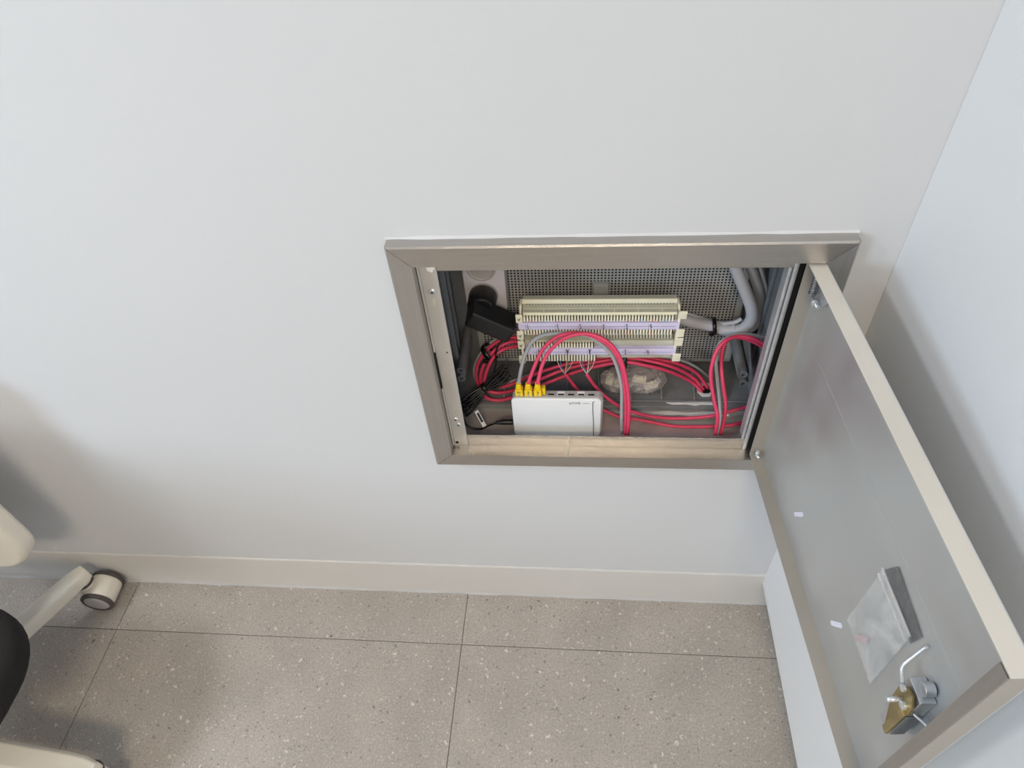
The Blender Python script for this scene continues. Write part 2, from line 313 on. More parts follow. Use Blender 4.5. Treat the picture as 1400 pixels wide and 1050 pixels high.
# ------------------------------------------------------------------ the setting
OX0, OX1, OZ0, OZ1 = 0.0368, 0.5485, 0.5436, 0.9383       # opening of the frame
FX0, FX1, FZ0, FZ1 = 0.0064, 0.5800, 0.5141, 0.9687       # outer edge of the frame
HX0, HX1, HZ0, HZ1 = 0.020, 0.565, 0.526, 0.955           # hole in the wall
XR = 0.638
bm = B()
T = 0.26
for x0, x1, z0, z1 in ((-3.2, HX0, 0, 2.7), (HX1, 0.78, 0, 2.7), (HX0, HX1, 0, HZ0), (HX0, HX1, HZ1, 2.7)):
    box(bm, x0, x1, 0.0, T, z0, z1)
bmesh.ops.remove_doubles(bm, verts=bm.verts, dist=1e-5)
struct('wall_back', bm, WALL)
bm = B(); box(bm, XR, XR + 0.14, -3.2, 0.0, 0.1035, 2.7); wr = struct('wall_right', bm, PANEL, bevel=0.001)
bm = B(); box(bm, XR, XR + 0.14, -3.2, 0.0, 0.0924, 0.1020); o = obj('edge_strip', bm, PANEL, wr)
bm = B(); box(bm, XR + 0.03, XR + 0.14, -3.2, 0.0, 0.0, 0.0924); struct('baseboard_right', bm, SKIRT)
bm = B()
prism(bm, [(-3.2, 0.0, 0.002), (-3.2, -0.0045, 0.002), (-3.2, -0.0030, 0.122), (-3.2, -0.0018, 0.125), (-3.2, 0.0, 0.125)], (0, 0, 0), (3.2 + XR + 0.03, 0, 0))
struct('baseboard_back', bm, SKIRT)
bm = B()
pts = []
N = 90
for i in range(N + 1):
    x = -1.5 + i * (XR + 1.53) / N; wv = noise.noise(Vector((x * 14, 0, 0)))
    pts.append((x, wv))
for i in range(N):
    (xa, wa), (xb, wb) = pts[i], pts[i + 1]
    vs = [bm.verts.new(p) for p in ((xa, -0.0045, 0.0065 + 0.003 * wa), (xa, -0.0065 - 0.002 * wa, 0.0003), (xb, -0.0065 - 0.002 * wb, 0.0003), (xb, -0.0045, 0.0065 + 0.003 * wb))]
    bm.faces.new(vs)
bmesh.ops.remove_doubles(bm, verts=bm.verts, dist=1e-6)
struct('trim_caulk', bm, CAULK, smooth=True)
bm = B(); box(bm, -3.2, 0.78, -3.2, 0.26, -0.10, -0.003); fl = struct('floor', bm, GROUT)
G = 0.0007
rows = [(-0.1232, 0.0), (-0.9232, -0.1232), (-1.7232, -0.9232)]
cols = [(-2.4, -1.6), (-1.6, -0.8), (-0.8, 0.0), (0.0, 0.76)]
for j, (y0, y1) in enumerate(rows):
    for x0, x1 in cols:
        bm = B(); box(bm, x0 + G, x1 - G, y0 + G, y1 - G, -0.003, 0.0)
        obj('tile', bm, TILE, fl, bevel=0.0006, seg=1)
bm = B(); box(bm, -3.2, 0.78, -3.2, 0.26, 2.7, 2.8); struct('ceiling', bm, WALL)

# ------------------------------------------------------------------ the wall box
BX = thing('distribution_box', 'brushed stainless steel wall box with its door hanging open', 'junction box', (0.292, 0.0, FZ0))
FD = -0.0203
def rail(o0, o1, i0, i1, mt, name='frame_rail'):
    """o0,o1 outer corners (x,z), i0,i1 inner corners; front face, outer and inner returns, mitred ends"""
    bm = B()
    q = lambda p, y: (p[0], y, p[1])
    e = 0.0022
    o0f = (o0[0] + (i0[0] - o0[0]) * e / 0.03, o0[1] + (i0[1] - o0[1]) * e / 0.03)
    o1f = (o1[0] + (i1[0] - o1[0]) * e / 0.03, o1[1] + (i1[1] - o1[1]) * e / 0.03)
    prof = [[q(o0, 0.0), q(o1, 0.0)], [q(o0, FD + e), q(o1, FD + e)], [q(o0f, FD), q(o1f, FD)], [q(i0, FD), q(i1, FD)], [q(i0, 0.004), q(i1, 0.004)]]
    V = [[bm.verts.new(p) for p in r] for r in prof]
    for k in range(4): bm.faces.new((V[k][0], V[k][1], V[k + 1][1], V[k + 1][0]))
    bm.faces.new([V[k][0] for k in range(5)][::-1]); bm.faces.new([V[k][1] for k in range(5)])
    bm.faces.new((V[0][0], V[4][0], V[4][1], V[0][1]))
    return obj(name, bm, mt, BX)
g = 0.00035
rail((FX0 + g, FZ1), (FX1 - g, FZ1), (OX0 + g, OZ1), (OX1 - g, OZ1), STEEL)
rail((FX0 + g, FZ0), (FX1 - g, FZ0), (OX0 + g, OZ0), (OX1 - g, OZ0), STEEL)
rail((FX0, FZ0 + g), (FX0, FZ1 - g), (OX0, OZ0 + g), (OX0, OZ1 - g), STEELV)
rail((FX1, FZ0 + g), (FX1, FZ1 - g), (OX1, OZ0 + g), (OX1, OZ1 - g), STEELV)
# paint filler along the outer edge of the frame
for p in ([(FX0 - 0.002, FZ1), (FX1 + 0.002, FZ1), 0, 1], [(FX0, FZ0), (FX0, FZ1), -1, 0]):
    bm = B(); V = []; a, c, ux, uz = p; N = 60
    for i in range(N + 1):
        t = i / N; x = a[0] + (c[0] - a[0]) * t; z = a[1] + (c[1] - a[1]) * t; k = 0.0022 + 0.0014 * noise.noise(Vector((x * 25, z * 25, 1)))
        V.append([bm.verts.new((x, -0.0001, z)), bm.verts.new((x, -k, z)), bm.verts.new((x + ux * k * 1.3, -0.0001, z + uz * k * 1.3))])
    for i in range(N):
        for q in range(3): bm.faces.new((V[i][q], V[i][(q + 1) % 3], V[i + 1][(q + 1) % 3], V[i + 1][q]))
    bm.faces.new(V[0]); bm.faces.new(V[-1][::-1])
    obj('filler_bead', bm, WALL, BX)
# inner door stop flanges, each with a return going into the wall
IX0, IX1, IZ0, IZ1 = 0.0625, 0.5135, 0.5700, 0.9150
def strip(name, x0, x1, z0, z1, ret=None, mt=FLANGE, y=0.002):
    bm = B(); box(bm, x0, x1, y, y + 0.0025, z0, z1)
    if ret: box(bm, *ret)
    return obj(name, bm, mt, BX, bevel=0.0006, seg=1)
strip('door_stop', OX0, IX0, OZ0, OZ1)
strip('door_stop', IX0 + 0.0003, OX1 - 0.024, OZ0, IZ0, None, STEEL)
strip('door_stop', IX0 + 0.0003, OX1 - 0.024, IZ1, OZ1, (IX0, IX1, 0.0045, 0.016, IZ1, IZ1 + 0.0015), STEEL)
bm = B(); box(bm, IX1, IX1 + 0.0045, 0.002, 0.020, IZ0, IZ1); box(bm, IX1 + 0.0060, IX1 + 0.0120, 0.001, 0.0045, OZ0, OZ1 - 0.012)
box(bm, IX1 + 0.0045, IX1 + 0.0060, 0.004, 0.006, OZ0, OZ1)
obj('door_stop', bm, ZINC, BX, bevel=0.0008, seg=1)
bm = B(); box(bm, IX1 + 0.0120, OX1, 0.003, 0.0045, OZ0, OZ1); obj('hinge_channel', bm, BLACKV, BX)
bm = B(); box(bm, OX0 + 0.0005, OX0 + 0.0032, -0.004, 0.0018, OZ0 + 0.006, 0.690); box(bm, OX0 + 0.0005, OX0 + 0.0032, -0.004, 0.0018, 0.770, OZ1 - 0.006)
obj('door_seal', bm, FLANGE, BX, bevel=0.0008)
bm = B(); box(bm, OX0 + 0.0003, OX0 + 0.0020, -0.002, 0.0019, 0.690, 0.770); obj('door_seal_gap', bm, BLACKV, BX)
def screw(x, z, y=0.002, r=0.0042):
    bm = B(); lathe(bm, [(r, 0), (r, -0.0008), (r * 0.75, -0.0020), (r * 0.3, -0.0024)], (x, y, z), (0, 1, 0), 20)
    s = obj('screw', bm, ZINC, BX, smooth=False)
    bm = B(); box(bm, x - r * 0.5, x + r * 0.5, y - 0.0027, y - 0.0022, z - 0.0005, z + 0.0005); box(bm, x - 0.0005, x + 0.0005, y - 0.0027, y - 0.0022, z - r * 0.5, z + r * 0.5)
    obj('cross_slot', bm, BLACKV, s)
screw(0.0515, 0.8801, r=0.0052); screw(0.0492, 0.6118, r=0.0046); screw(0.0525, 0.5980, r=0.0046)
for x, z, h in ((0.0515, 0.861, 0.008), ):
    bm = B(); prism(bm, [(a, 0.0019, b) for a, b in rrect(x, z, 0.0042, h * 2, 0.002)], (0, 0, 0), (0, -0.0003, 0)); obj('slot', bm, CREAMG, BX)
for x, z, r in ((0.0560, 0.765, 0.0012), (0.0440, 0.5335 + 0.017, 0.0028)):
    bm = B(); cyl(bm, (x, 0.0021, z), (x, 0.0014, z), r, 12); obj('screw_hole', bm, BLACKV, BX)
bm = B(); prism(bm, [(0.0465, 0.0019, 0.938), (0.0625, 0.0019, 0.938), (0.0610, 0.0019, 0.921), (0.0560, 0.0019, 0.913), (0.0500, 0.0019, 0.916)], (0, 0, 0), (0, -0.0004, 0))
obj('masking_residue', bm, PLASTER, BX)
bm = B(); box(bm, 0.2340, 0.2352, 0.0010, 0.0020, OZ0 + 0.001, IZ0 - 0.0005); box(bm, 0.2340, 0.2352, -0.018, 0.0015, OZ0, OZ0 + 0.0006); obj('reflection_line', bm, LIPM, BX)  # pale raised line stands in for a thin reflection on the bottom flange

# plastic shell sunk into the wall
SX0, SX1, SY0, SY1, SZ0, SZ1 = 0.030, 0.552, 0.0060, 0.215, 0.540, 0.948
bm = B()
def quad(bm, a, b, c, d, mi=0):
    f = bm.faces.new([bm.verts.new(p) for p in (a, b, c, d)]); f.material_index = mi; return f
box(bm, SX0 - 0.004, SX0, SY0, SY1, SZ0, SZ1); box(bm, SX1, SX1 + 0.004, SY0, SY1, SZ0, SZ1)
box(bm, SX0, SX1, 0.105, SY1, SZ0 - 0.004, SZ0); box(bm, SX0, SX1, SY0, SY1, SZ1, SZ1 + 0.004)
box(bm, SX0 - 0.004, SX1 + 0.004, SY1, SY1 + 0.004, SZ0 - 0.004, SZ1 + 0.004)
obj('shell', bm, DARKP, BX)
bm = B(); box(bm, SX0, SX1, 0.0965, 0.105, 0.5270, 0.5410); box(bm, SX0, SX1, 0.107, 0.1095, 0.540, 0.5435)
obj('shell_rim', bm, DARKP, BX, bevel=0.001)
for x in (0.1150, 0.1720, 0.2290, 0.2860, 0.3429, 0.3970, 0.4540, 0.5080):
    bm = B(); prism(bm, [(x, 0.112, 0.540), (x, 0.196, 0.540), (x, 0.196, 0.560), (x, 0.150, 0.556), (x, 0.116, 0.546)], (-0.0012, 0, 0), (0.0012, 0, 0)); obj('floor_rib', bm, DARKP, BX)
bm = B(); box(bm, SX0 + 0.004, SX1 - 0.004, 0.006, 0.0965, 0.526, 0.530)
box(bm, SX0, SX0 + 0.002, 0.006, 0.0965, 0.53, 0.56); box(bm, SX1 - 0.002, SX1, 0.006, 0.0965, 0.53, 0.56)
obj('steel_liner', bm, FLANGE, BX)
# side wall ridges
for y, h in ((0.030, 0.004), (0.060, 0.007), (0.098, 0.006), (0.135, 0.009), (0.175, 0.006)):
    bm = B(); box(bm, SX0, SX0 + h, y, y + 0.004, SZ0 + 0.002, SZ1 - 0.002); obj('side_ridge', bm, DARKP, BX, bevel=0.001, seg=1)
for y, h in ((0.034, 0.004), (0.070, 0.006), (0.110, 0.004), (0.150, 0.006)):
    bm = B(); box(bm, SX1 - h, SX1, y, y + 0.004, 0.575, SZ1 - 0.002); obj('side_ridge', bm, DARKP, BX, bevel=0.001, seg=1)
for x, z, y0 in ((0.5235, 0.6200, 0.098), (0.5245, 0.6050, 0.092), (0.0460, 0.6050, 0.100), (0.0460, 0.6200, 0.105)):
    bm = B(); lathe(bm, [(0.0075, 0.108), (0.0072, 0.0), (0.0040, 0.0), (0.0036, 0.010), (0.0, 0.0101)], (x, y0, z), (0, 1, 0), 18)
    obj('screw_boss', bm, DARKP, BX, smooth=False)
bm = B(); prism(bm, [(0.5265, 0.10, 0.60), (0.5265, 0.205, 0.60), (0.5265, 0.205, 0.69), (0.5265, 0.10, 0.63)], (0.006, 0, 0), (0.0085, 0, 0)); obj('boss_web', bm, DARKP, BX)
# perforated plate with real holes
PX0, PX1, PZ0, PZ1, PY = 0.066, 0.526, 0.5500, 0.9400, 0.200
bm = B(); pitch = 0.0058
nx, nz = int((PX1 - PX0 - 0.014) / pitch), int((PZ1 - PZ0 - 0.012) / pitch)
gx0 = PX0 + (PX1 - PX0 - nx * pitch) / 2; gz0 = PZ0 + (PZ1 - PZ0 - nz * pitch) / 2
grid = {}
def gv(i, j):
    k = (i, j)
    if k not in grid: grid[k] = bm.verts.new((gx0 + i * pitch, PY, gz0 + j * pitch))
    return grid[k]
for i in range(nx):
    for j in range(nz):
        cx, cz = gx0 + (i + 0.5) * pitch, gz0 + (j + 0.5) * pitch; r = 0.00185
        cn = [gv(i, j), gv(i + 1, j), gv(i + 1, j + 1), gv(i, j + 1)]
        hv = [bm.verts.new((cx + r * math.cos(math.radians(a)), PY, cz + r * math.sin(math.radians(a)))) for a in (202.5, 247.5, 292.5, 337.5, 22.5, 67.5, 112.5, 157.5)]
        bm.faces.new((cn[0], cn[1], hv[2], hv[1])); bm.faces.new((cn[1], cn[2], hv[4], hv[3])); bm.faces.new((cn[2], cn[3], hv[6], hv[5])); bm.faces.new((cn[3], cn[0], hv[0], hv[7]))
        bm.faces.new((cn[0], hv[1], hv[0])); bm.faces.new((cn[1], hv[3], hv[2])); bm.faces.new((cn[2], hv[5], hv[4])); bm.faces.new((cn[3], hv[7], hv[6]))
GX1, GZ1 = gx0 + nx * pitch, gz0 + nz * pitch
for a in ((PX0, gx0, PZ0, PZ1), (GX1, PX1, PZ0, PZ1), (gx0, GX1, PZ0, gz0), (gx0, GX1, GZ1, PZ1)):
    quad(bm, (a[0], PY, a[2]), (a[1], PY, a[2]), (a[1], PY, a[3]), (a[0], PY, a[3]))
pp = obj('perforated_plate', bm, PLATE, BX)
bm = B(); box(bm, PX0, PX1, PY + 0.006, PY + 0.008, PZ0, PZ1); obj('plate_backing', bm, BLACKV, BX)
bm = B(); box(bm, PX0, PX1, PY + 0.0003, PY + 0.0095, PZ0, PZ0 + 0.002); box(bm, PX1 - 0.002, PX1, PY + 0.0003, PY + 0.0095, PZ0, PZ1); obj('plate_edge', bm, DARKP, BX)
bm = B(); box(bm, 0.2735, 0.2990, 0.188, 0.1995, 0.722, 0.740); box(bm, 0.2735, 0.2990, 0.184, 0.188, 0.722, 0.7245); obj('plate_clip', bm, PLATE, BX, bevel=0.001)
# plaster left on the rim
bm = B()
for poly in ([(0.355, 0.0925), (0.380, 0.0915), (0.409, 0.0940), (0.440, 0.0905), (0.470, 0.0925), (0.492, 0.0945), (0.512, 0.0925), (0.512, 0.0850), (0.480, 0.0860), (0.452, 0.0810), (0.425, 0.0865), (0.392, 0.0835), (0.362, 0.0850), (0.33, 0.0880), (0.31, 0.0910)],
             [(0.404, 0.1050), (0.484, 0.1065), (0.485, 0.1000), (0.466, 0.1010), (0.455, 0.0985), (0.440, 0.1010), (0.415, 0.1005)]):
    z = 0.5302 if poly[0][1] < 0.1 else 0.5411
    prism(bm, [(a, b, z) for a, b in poly], (0, 0, 0), (0, 0, 0.0010))
obj('plaster_residue', bm, PLASTER, BX)
# octagonal grommet in the floor
bm = B(); prof = []
for k in range(8):
    a = math.radians(22.5 + 45 * k); prof.append(a)
vi = [[bm.verts.new((0.476 + r * math.cos(a), 0.136 + r * math.sin(a), z)) for a in prof] for r, z in ((0.0165, 0.5402), (0.0165, 0.5440), (0.0115, 0.5440), (0.0115, 0.5402))]
for k in range(8):
    for q in range(4): bm.faces.new((vi[q][k], vi[q][(k + 1) % 8], vi[(q + 1) % 4][(k + 1) % 8], vi[(q + 1) % 4][k]))
obj('cable_grommet', bm, WHITEP, BX, label='white octagonal cable grommet')
bm = B(); cyl(bm, (0.476, 0.136, 0.5398), (0.476, 0.136, 0.5404), 0.0116, 16); obj('knockout_hole', bm, BLACKV, BX)

# ------------------------------------------------------------------ the door (local: x along the door, -y towards the inside, z up)
A = 0.07299
HP = Vector((0.5485, FD, 0.0))
Mdoor = Matrix.Translation(HP + Vector((0, 0, 0.5479))) @ Matrix.Rotation(A - math.pi / 2, 4, 'Z')
W, TH, DZ0, DZ1 = 0.4890, 0.0197, 0.0, 0.3876
S0 = -0.0100
def dobj(name, bm, mt, parent, **k):
    bm.transform(Mdoor); return obj(name, bm, mt, parent, **k)
bm = B(); box(bm, S0, W, 0, 0.0012, DZ0, DZ1)
bm.transform(Mdoor)
door = obj('door', bm, DOORM, BX, loc=Mdoor.translation, rot=(0, 0, A - math.pi / 2), label='open stainless steel door seen from inside')
for a in ((S0, W, -TH, 0, DZ1 - 0.0012, DZ1), ):
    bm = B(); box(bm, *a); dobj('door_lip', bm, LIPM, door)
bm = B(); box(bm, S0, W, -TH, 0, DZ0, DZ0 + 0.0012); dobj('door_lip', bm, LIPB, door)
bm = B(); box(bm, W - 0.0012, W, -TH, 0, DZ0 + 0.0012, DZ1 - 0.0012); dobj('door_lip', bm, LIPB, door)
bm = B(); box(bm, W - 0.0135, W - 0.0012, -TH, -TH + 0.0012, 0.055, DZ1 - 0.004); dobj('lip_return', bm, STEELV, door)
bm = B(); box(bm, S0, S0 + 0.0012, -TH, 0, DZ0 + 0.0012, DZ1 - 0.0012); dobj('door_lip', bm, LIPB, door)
bm = B(); box(bm, 0.06, W - 0.03, -0.0004, 0.0001, 0.2790, 0.2798); dobj('crease', bm, DOORM, door)
for s, z, ang in ((0.1475, 0.0668, 57), (0.3080, 0.0697, 60)):
    bm = B(); R = Matrix.Translation((s, 0, z)) @ Matrix.Rotation(math.radians(-ang), 4, 'Y')
    prism(bm, [R @ Vector((a, -0.0003, b)) for a, b in rrect(0, 0, 0.034, 0.0065, 0.003)], (0, 0, 0), (0, -0.0006, 0)); dobj('paint_mark', bm, WHITEM, door)
# lock fitting
bm = B(); box(bm, 0.431, 0.4560, -0.0160, -0.0005, 0.160, 0.2330); dobj('lock_body', bm, CASTM, door, bevel=0.001)
bm = B(); box(bm, 0.4560, 0.4580, -0.0180, -0.003, 0.150, 0.2000); dobj('lock_case_edge', bm, DARKP, door, bevel=0.0008)
bm = B(); cyl(bm, (0.445, -0.002, 0.2390), (0.445, -0.0120, 0.2390), 0.0068, 20); box(bm, 0.440, 0.450, -0.010, -0.003, 0.232, 0.2345); dobj('lock_cylinder', bm, CASTM, door, bevel=0.0008)
bm = B(); box(bm, 0.434, 0.4500, -0.0135, -0.0005, 0.134, 0.160); dobj('lock_spacer', bm, CASTM, door, bevel=0.001)
bm = B()
poly = [(0.4346, 0.7682), (0.4400, 0.7808), (0.4500, 0.7842), (0.4580, 0.7760), (0.4600, 0.7620), (0.4550, 0.7520), (0.4535, 0.7440), (0.4590, 0.7190), (0.4535, 0.6990), (0.4400, 0.7330), (0.4360, 0.7480)]
prism(bm, [(a, -0.0200, b - 0.5479) for a, b in poly], (0, 0, 0), (0, -0.0028, 0)); dobj('lock_cam', bm, BRASS, door, bevel=0.0006, label='yellow zinc coated cam plate')
bm = B(); box(bm, 0.452, 0.4600, -0.0262, -0.0226, 0.160, 0.2140); dobj('cam_edge', bm, BRASS, door, bevel=0.0008)
bm = B(); cyl(bm, (0.4453, -0.0225, 0.2160), (0.4453, -0.0370, 0.2160), 0.0027, 14); dobj('cam_stud', bm, ZINC, door)
bm = B(); lathe(bm, [(0.0045, 0), (0.0045, 0.003), (0.002, 0.004)], (0.4510, -0.0225, 0.2160), (0, -1, 0), 16); dobj('cam_nut', bm, ZINC, door)
bm = B(); lathe(bm, [(0.0036, 0), (0.0036, 0.003), (0.0015, 0.004)], (0.4400, -0.0225, 0.2290), (0, -1, 0), 16); dobj('cam_nut', bm, ZINC, door)
bm = B(); tube(bm, [(0.414, -0.003, 0.2620), (0.4185, -0.0125, 0.2500), (0.4235, -0.0215, 0.2405), (0.4300, -0.0225, 0.2330), (0.4385, -0.0215, 0.2240)], 0.0021, 10, 4); dobj('latch_rod', bm, ZINC, door)
bm = B(); tube(bm, [(0.4574, -0.016, 0.2126), (0.4630, -0.013, 0.2140), (0.4690, -0.010, 0.2160), (0.4745, -0.009, 0.2140)], 0.0014, 8, 4); dobj('latch_wire', bm, ZINC, door)
# hinge pieces on the door
bm = B(); prism(bm, [(0.006, 0, 0.335), (0.036, 0, 0.352), (0.040, 0, 0.362), (0.040, 0, 0.378), (0.004, 0, 0.378)], (0, -0.003, 0), (0, -0.0055, 0)); dobj('hinge_plate', bm, CASTM, door, bevel=0.0006)
bm = B(); pts = []
for k in range(9 * 8 + 1):
    a = 2 * math.pi * k / 8; pts.append((0.0085 + 0.0042 * math.cos(a), -0.0110 + 0.0042 * math.sin(a), 0.349 + 0.031 * k / 72))
tube(bm, pts, 0.0008, 6, 1); dobj('hinge_spring', bm, SPRING, door)
bm = B(); cyl(bm, (0.0085, -0.0110, 0.343), (0.0085, -0.0110, 0.3858), 0.0020, 12); cyl(bm, (0.0085, -0.011, 0.346), (0.030, -0.009, 0.346), 0.0024, 12); cyl(bm, (0.018, -0.010, 0.346), (0.022, -0.010, 0.346), 0.0045, 8)
dobj('hinge_pin', bm, ZINC, door)
bm = B(); cyl(bm, (-0.003, -0.0110, 0.0012), (-0.003, -0.0110, 0.016), 0.0030, 14); cyl(bm, (-0.006, -0.0120, 0.009), (0.006, -0.0100, 0.009), 0.0022, 10); dobj('hinge_pin', bm, ZINC, door)

# zip bag stuck on the inside of the door
ZB = thing('zip_bag', 'clear plastic zip bag stuck to the inside of the steel door beside the lock', 'bag', Mdoor @ Vector((0.356, -0.002, 0.112)), (0, 0, A - math.pi / 2))
bm = B(); n = 14
def bagpt(u, v, side):
    s = 0.3195 + 0.0755 * u + 0.004 * v * (1 - u); z = 0.1115 + 0.128 * v
    puff = 0.0055 * (math.sin(math.pi * u) * math.sin(math.pi * min(1, v * 1.12))) ** 0.6 if v < 0.89 else 0.0006
    wr = 0.0016 * noise.noise(Vector((u * 5, v * 6, 3 * side))) * math.sin(math.pi * u) * math.sin(math.pi * v)
    return Vector((s, -0.0022 - (puff + wr + 0.0012 if side else 0), z))
for side in (0, 1):
    V = [[bm.verts.new(bagpt(i / n, j / n, side)) for j in range(n + 1)] for i in range(n + 1)]
    for i in range(n):
        for j in range(n): bm.faces.new((V[i][j], V[i + 1][j], V[i + 1][j + 1], V[i][j + 1]))
bm.transform(Mdoor); obj('pouch', bm, FILM, ZB, smooth=True)
for zz in (0.226, 0.2385):
    bm = B(); box(bm, 0.3225, 0.3955, -0.0052, -0.0030, zz, zz + 0.0022); bm.transform(Mdoor); obj('zip_ridge', bm, FILM, ZB, bevel=0.0006)
bm = B(); prism(bm, [(0.3235, -0.0010, 0.238), (0.3350, -0.0010, 0.2660), (0.4030, -0.0010, 0.2560), (0.3985, -0.0010, 0.2300)], (0, 0, 0), (0, -0.0007, 0)); bm.transform(Mdoor)
obj('zip_flap', bm, FILM2, ZB, label='clear flap of the bag with its darker reflection put into the colour')
bm = B(); prism(bm, [(0.343, -0.0035, 0.122), (0.348, -0.0035, 0.118), (0.362, -0.0035, 0.140), (0.358, -0.0035, 0.150)], (0, 0, 0), (0, -0.0012, 0)); bm.transform(Mdoor); obj('paper_slip', bm, mat('pinkish_paper', rgb(206, 170, 176), 0.6), ZB)

# ------------------------------------------------------------------ terminal block
TB = thing('terminal_block', 'cream punch-down terminal block with lilac label strips on perforated plate', 'terminal block', (0.282, 0.2, 0.64))
BX0, BX1 = 0.1605, 0.4040
bm = B()   # stepped body, profile in y,z
prof = [(0.1995, 0.6900), (0.1480, 0.7050), (0.1475, 0.7530), (0.1365, 0.7530), (0.1360, 0.7440), (0.1180, 0.7420), (0.1180, 0.7000), (0.1480, 0.6960), (0.1480, 0.6820), (0.1180, 0.6800), (0.1180, 0.6400), (0.1995, 0.6300)]
prism(bm, [(BX0 - 0.001, y, z) for y, z in prof], (0, 0, 0), (BX1 - BX0 + 0.002, 0, 0)); obj('body', bm, CREAMG, TB, bevel=0.0005, seg=1)
bm = B(); box(bm, BX0 - 0.002, BX1 + 0.001, 0.1350, 0.1385, 0.7450, 0.7535); obj('top_rail', bm, CREAM, TB, bevel=0.0005, seg=1)
bm = B(); box(bm, BX0, BX1, 0.1160, 0.1180, 0.7380, 0.7425); box(bm, BX0, BX1, 0.1255, 0.1265, 0.7420, 0.7432); obj('front_rail', bm, CREAM, TB, bevel=0.0004, seg=1)
bm = B()
for k in range(48):
    x = BX0 + 0.004 + k * 0.00497; box(bm, x, x + 0.002, 0.1335, 0.1362, 0.7425, 0.7450)
obj('notch_row', bm, DARKP, TB, kind='stuff')
for k in range(6):
    x = BX0 + 0.033 + k * 0.0374; bm = B(); box(bm, x, x + 0.0012, 0.1185, 0.1340, 0.7419, 0.7427); obj('divider', bm, CREAM, TB)
TP = 0.00478
def teeth(x0, n, z0, z1, y0, y1, name='contact_row'):
    bm = B()
    for k in range(n):
        x = x0 + k * TP; box(bm, x + 0.0003, x + 0.0032, y0, y1, z0, z1)
    box(bm, x0, x0 + n * TP, y1 - 0.001, y1 + 0.002, min(z0, z1) + 0.0005, max(z0, z1) - 0.0005)
    o = obj(name, bm, CREAM, TB, kind='stuff')
    bm = B()
    for k in range(n):
        x = x0 + k * TP; box(bm, x + 0.0033, x + TP + 0.0002, y0 + 0.0012, y1 - 0.0011, z0 + 0.001, z1 - 0.001)
    obj('contact_slots', bm, BLACKV, o)
    return o
T1 = teeth(BX0 + 0.0005, 50, 0.7285, 0.7380, 0.1110, 0.1175)
T2 = teeth(BX0 + 0.0005, 50, 0.6995, 0.7125, 0.1110, 0.1175)
T3 = teeth(BX0 + 0.0045, 23, 0.6690, 0.6795, 0.1110, 0.1175)
T4 = teeth(BX0 - 0.0005, 25, 0.6385, 0.6535, 0.1110, 0.1175)
bm = B()
for k in range(24):
    x = BX0 + 0.126 + k * TP
    if x > BX1 - 0.004: break
    box(bm, x + 0.0004, x + 0.0031, 0.1120, 0.1175, 0.6900, 0.6995)
obj('contact_row', bm, CREAMG, TB, kind='stuff')
bm = B(); box(bm, 0.283, BX1, 0.1210, 0.1480, 0.6815, 0.6822); obj('trough', bm, mat('tan_plastic', rgb(166, 152, 126), 0.5), TB)
# coloured wire ends pushed into the contacts
cols5 = [('red', (2, 10, 18, 26, 34, 42)), ('blue', (6, 22, 30, 38, 46)), ('green', (14, 40)), ('brown', (4, 12, 24, 36, 44))]
for cname, ks in cols5:
    bm = B()
    for k in ks:
        for z in (0.7290, 0.7010):
            x = BX0 + 0.0005 + k * TP + 0.0031; box(bm, x, x + 0.0017, 0.1100, 0.1125, z, z + 0.0035)
    obj('wire_ends', bm, WIREC[cname], TB, kind='stuff')
for z0, x0, tx in ((0.7125, BX0 - 0.008, (0.1674, 0.2157, 0.2519, 0.289, 0.3259, 0.3637)), (0.6555, BX0 + 0.001, (0.1829, 0.2304, 0.2678, 0.2990, 0.3266, 0.3634))):
    bm = B(); prism(bm, [(x0, 0.1170, z0 + 0.0005), (x0, 0.1085, z0 + 0.0005), (x0, 0.1075, z0 + 0.003), (x0, 0.1075, z0 + 0.0120), (x0, 0.1085, z0 + 0.0145), (x0, 0.1170, z0 + 0.0145)], (0, 0, 0), (BX1 + 0.0045 - x0, 0, 0))
    ls = obj('label_strip', bm, LILAC, TB, label='lilac label strip')
    bm = B(); box(bm, x0 + 0.012, BX1 - 0.002, 0.10735, 0.1076, z0 + 0.0074, z0 + 0.0078)
    for x in tx: box(bm, x - 0.0035, x - 0.0032, 0.10735, 0.1076, z0 + 0.002, z0 + 0.0130)
    obj('print_lines', bm, INK, ls)
    for k, x in enumerate(tx):
        text('numeral', str(k + 1), 0.0068, (x, 0.1073, z0 + 0.0106), (math.pi / 2, 0, 0), INK, ls)
        text('numeral', str(k + 2), 0.0068, (x + 0.0006, 0.1073, z0 + 0.0042), (math.pi / 2, 0, 0), INK, ls)
bm = B()
for (a, b) in ((0.1829, 0.1845), (0.2290, 0.2325), (0.2345, 0.2310), (0.2665, 0.2690), (0.2700, 0.2680)):
    tube(bm, [(a, 0.1071, 0.6700), (b, 0.1071, 0.6620)], 0.0005, 6, 1)
bm.free()
for (a, b_) in ((0.1829, 0.1845), (0.2290, 0.2325), (0.2345, 0.2310), (0.2665, 0.2690), (0.2700, 0.2680)):
    bm = B(); tube(bm, [(a, 0.1071, 0.6700), (b_, 0.1071, 0.6620)], 0.0005, 6, 1); obj('pen_mark', bm, INK, ls)
LX0, LX1 = 0.1490, 0.1600
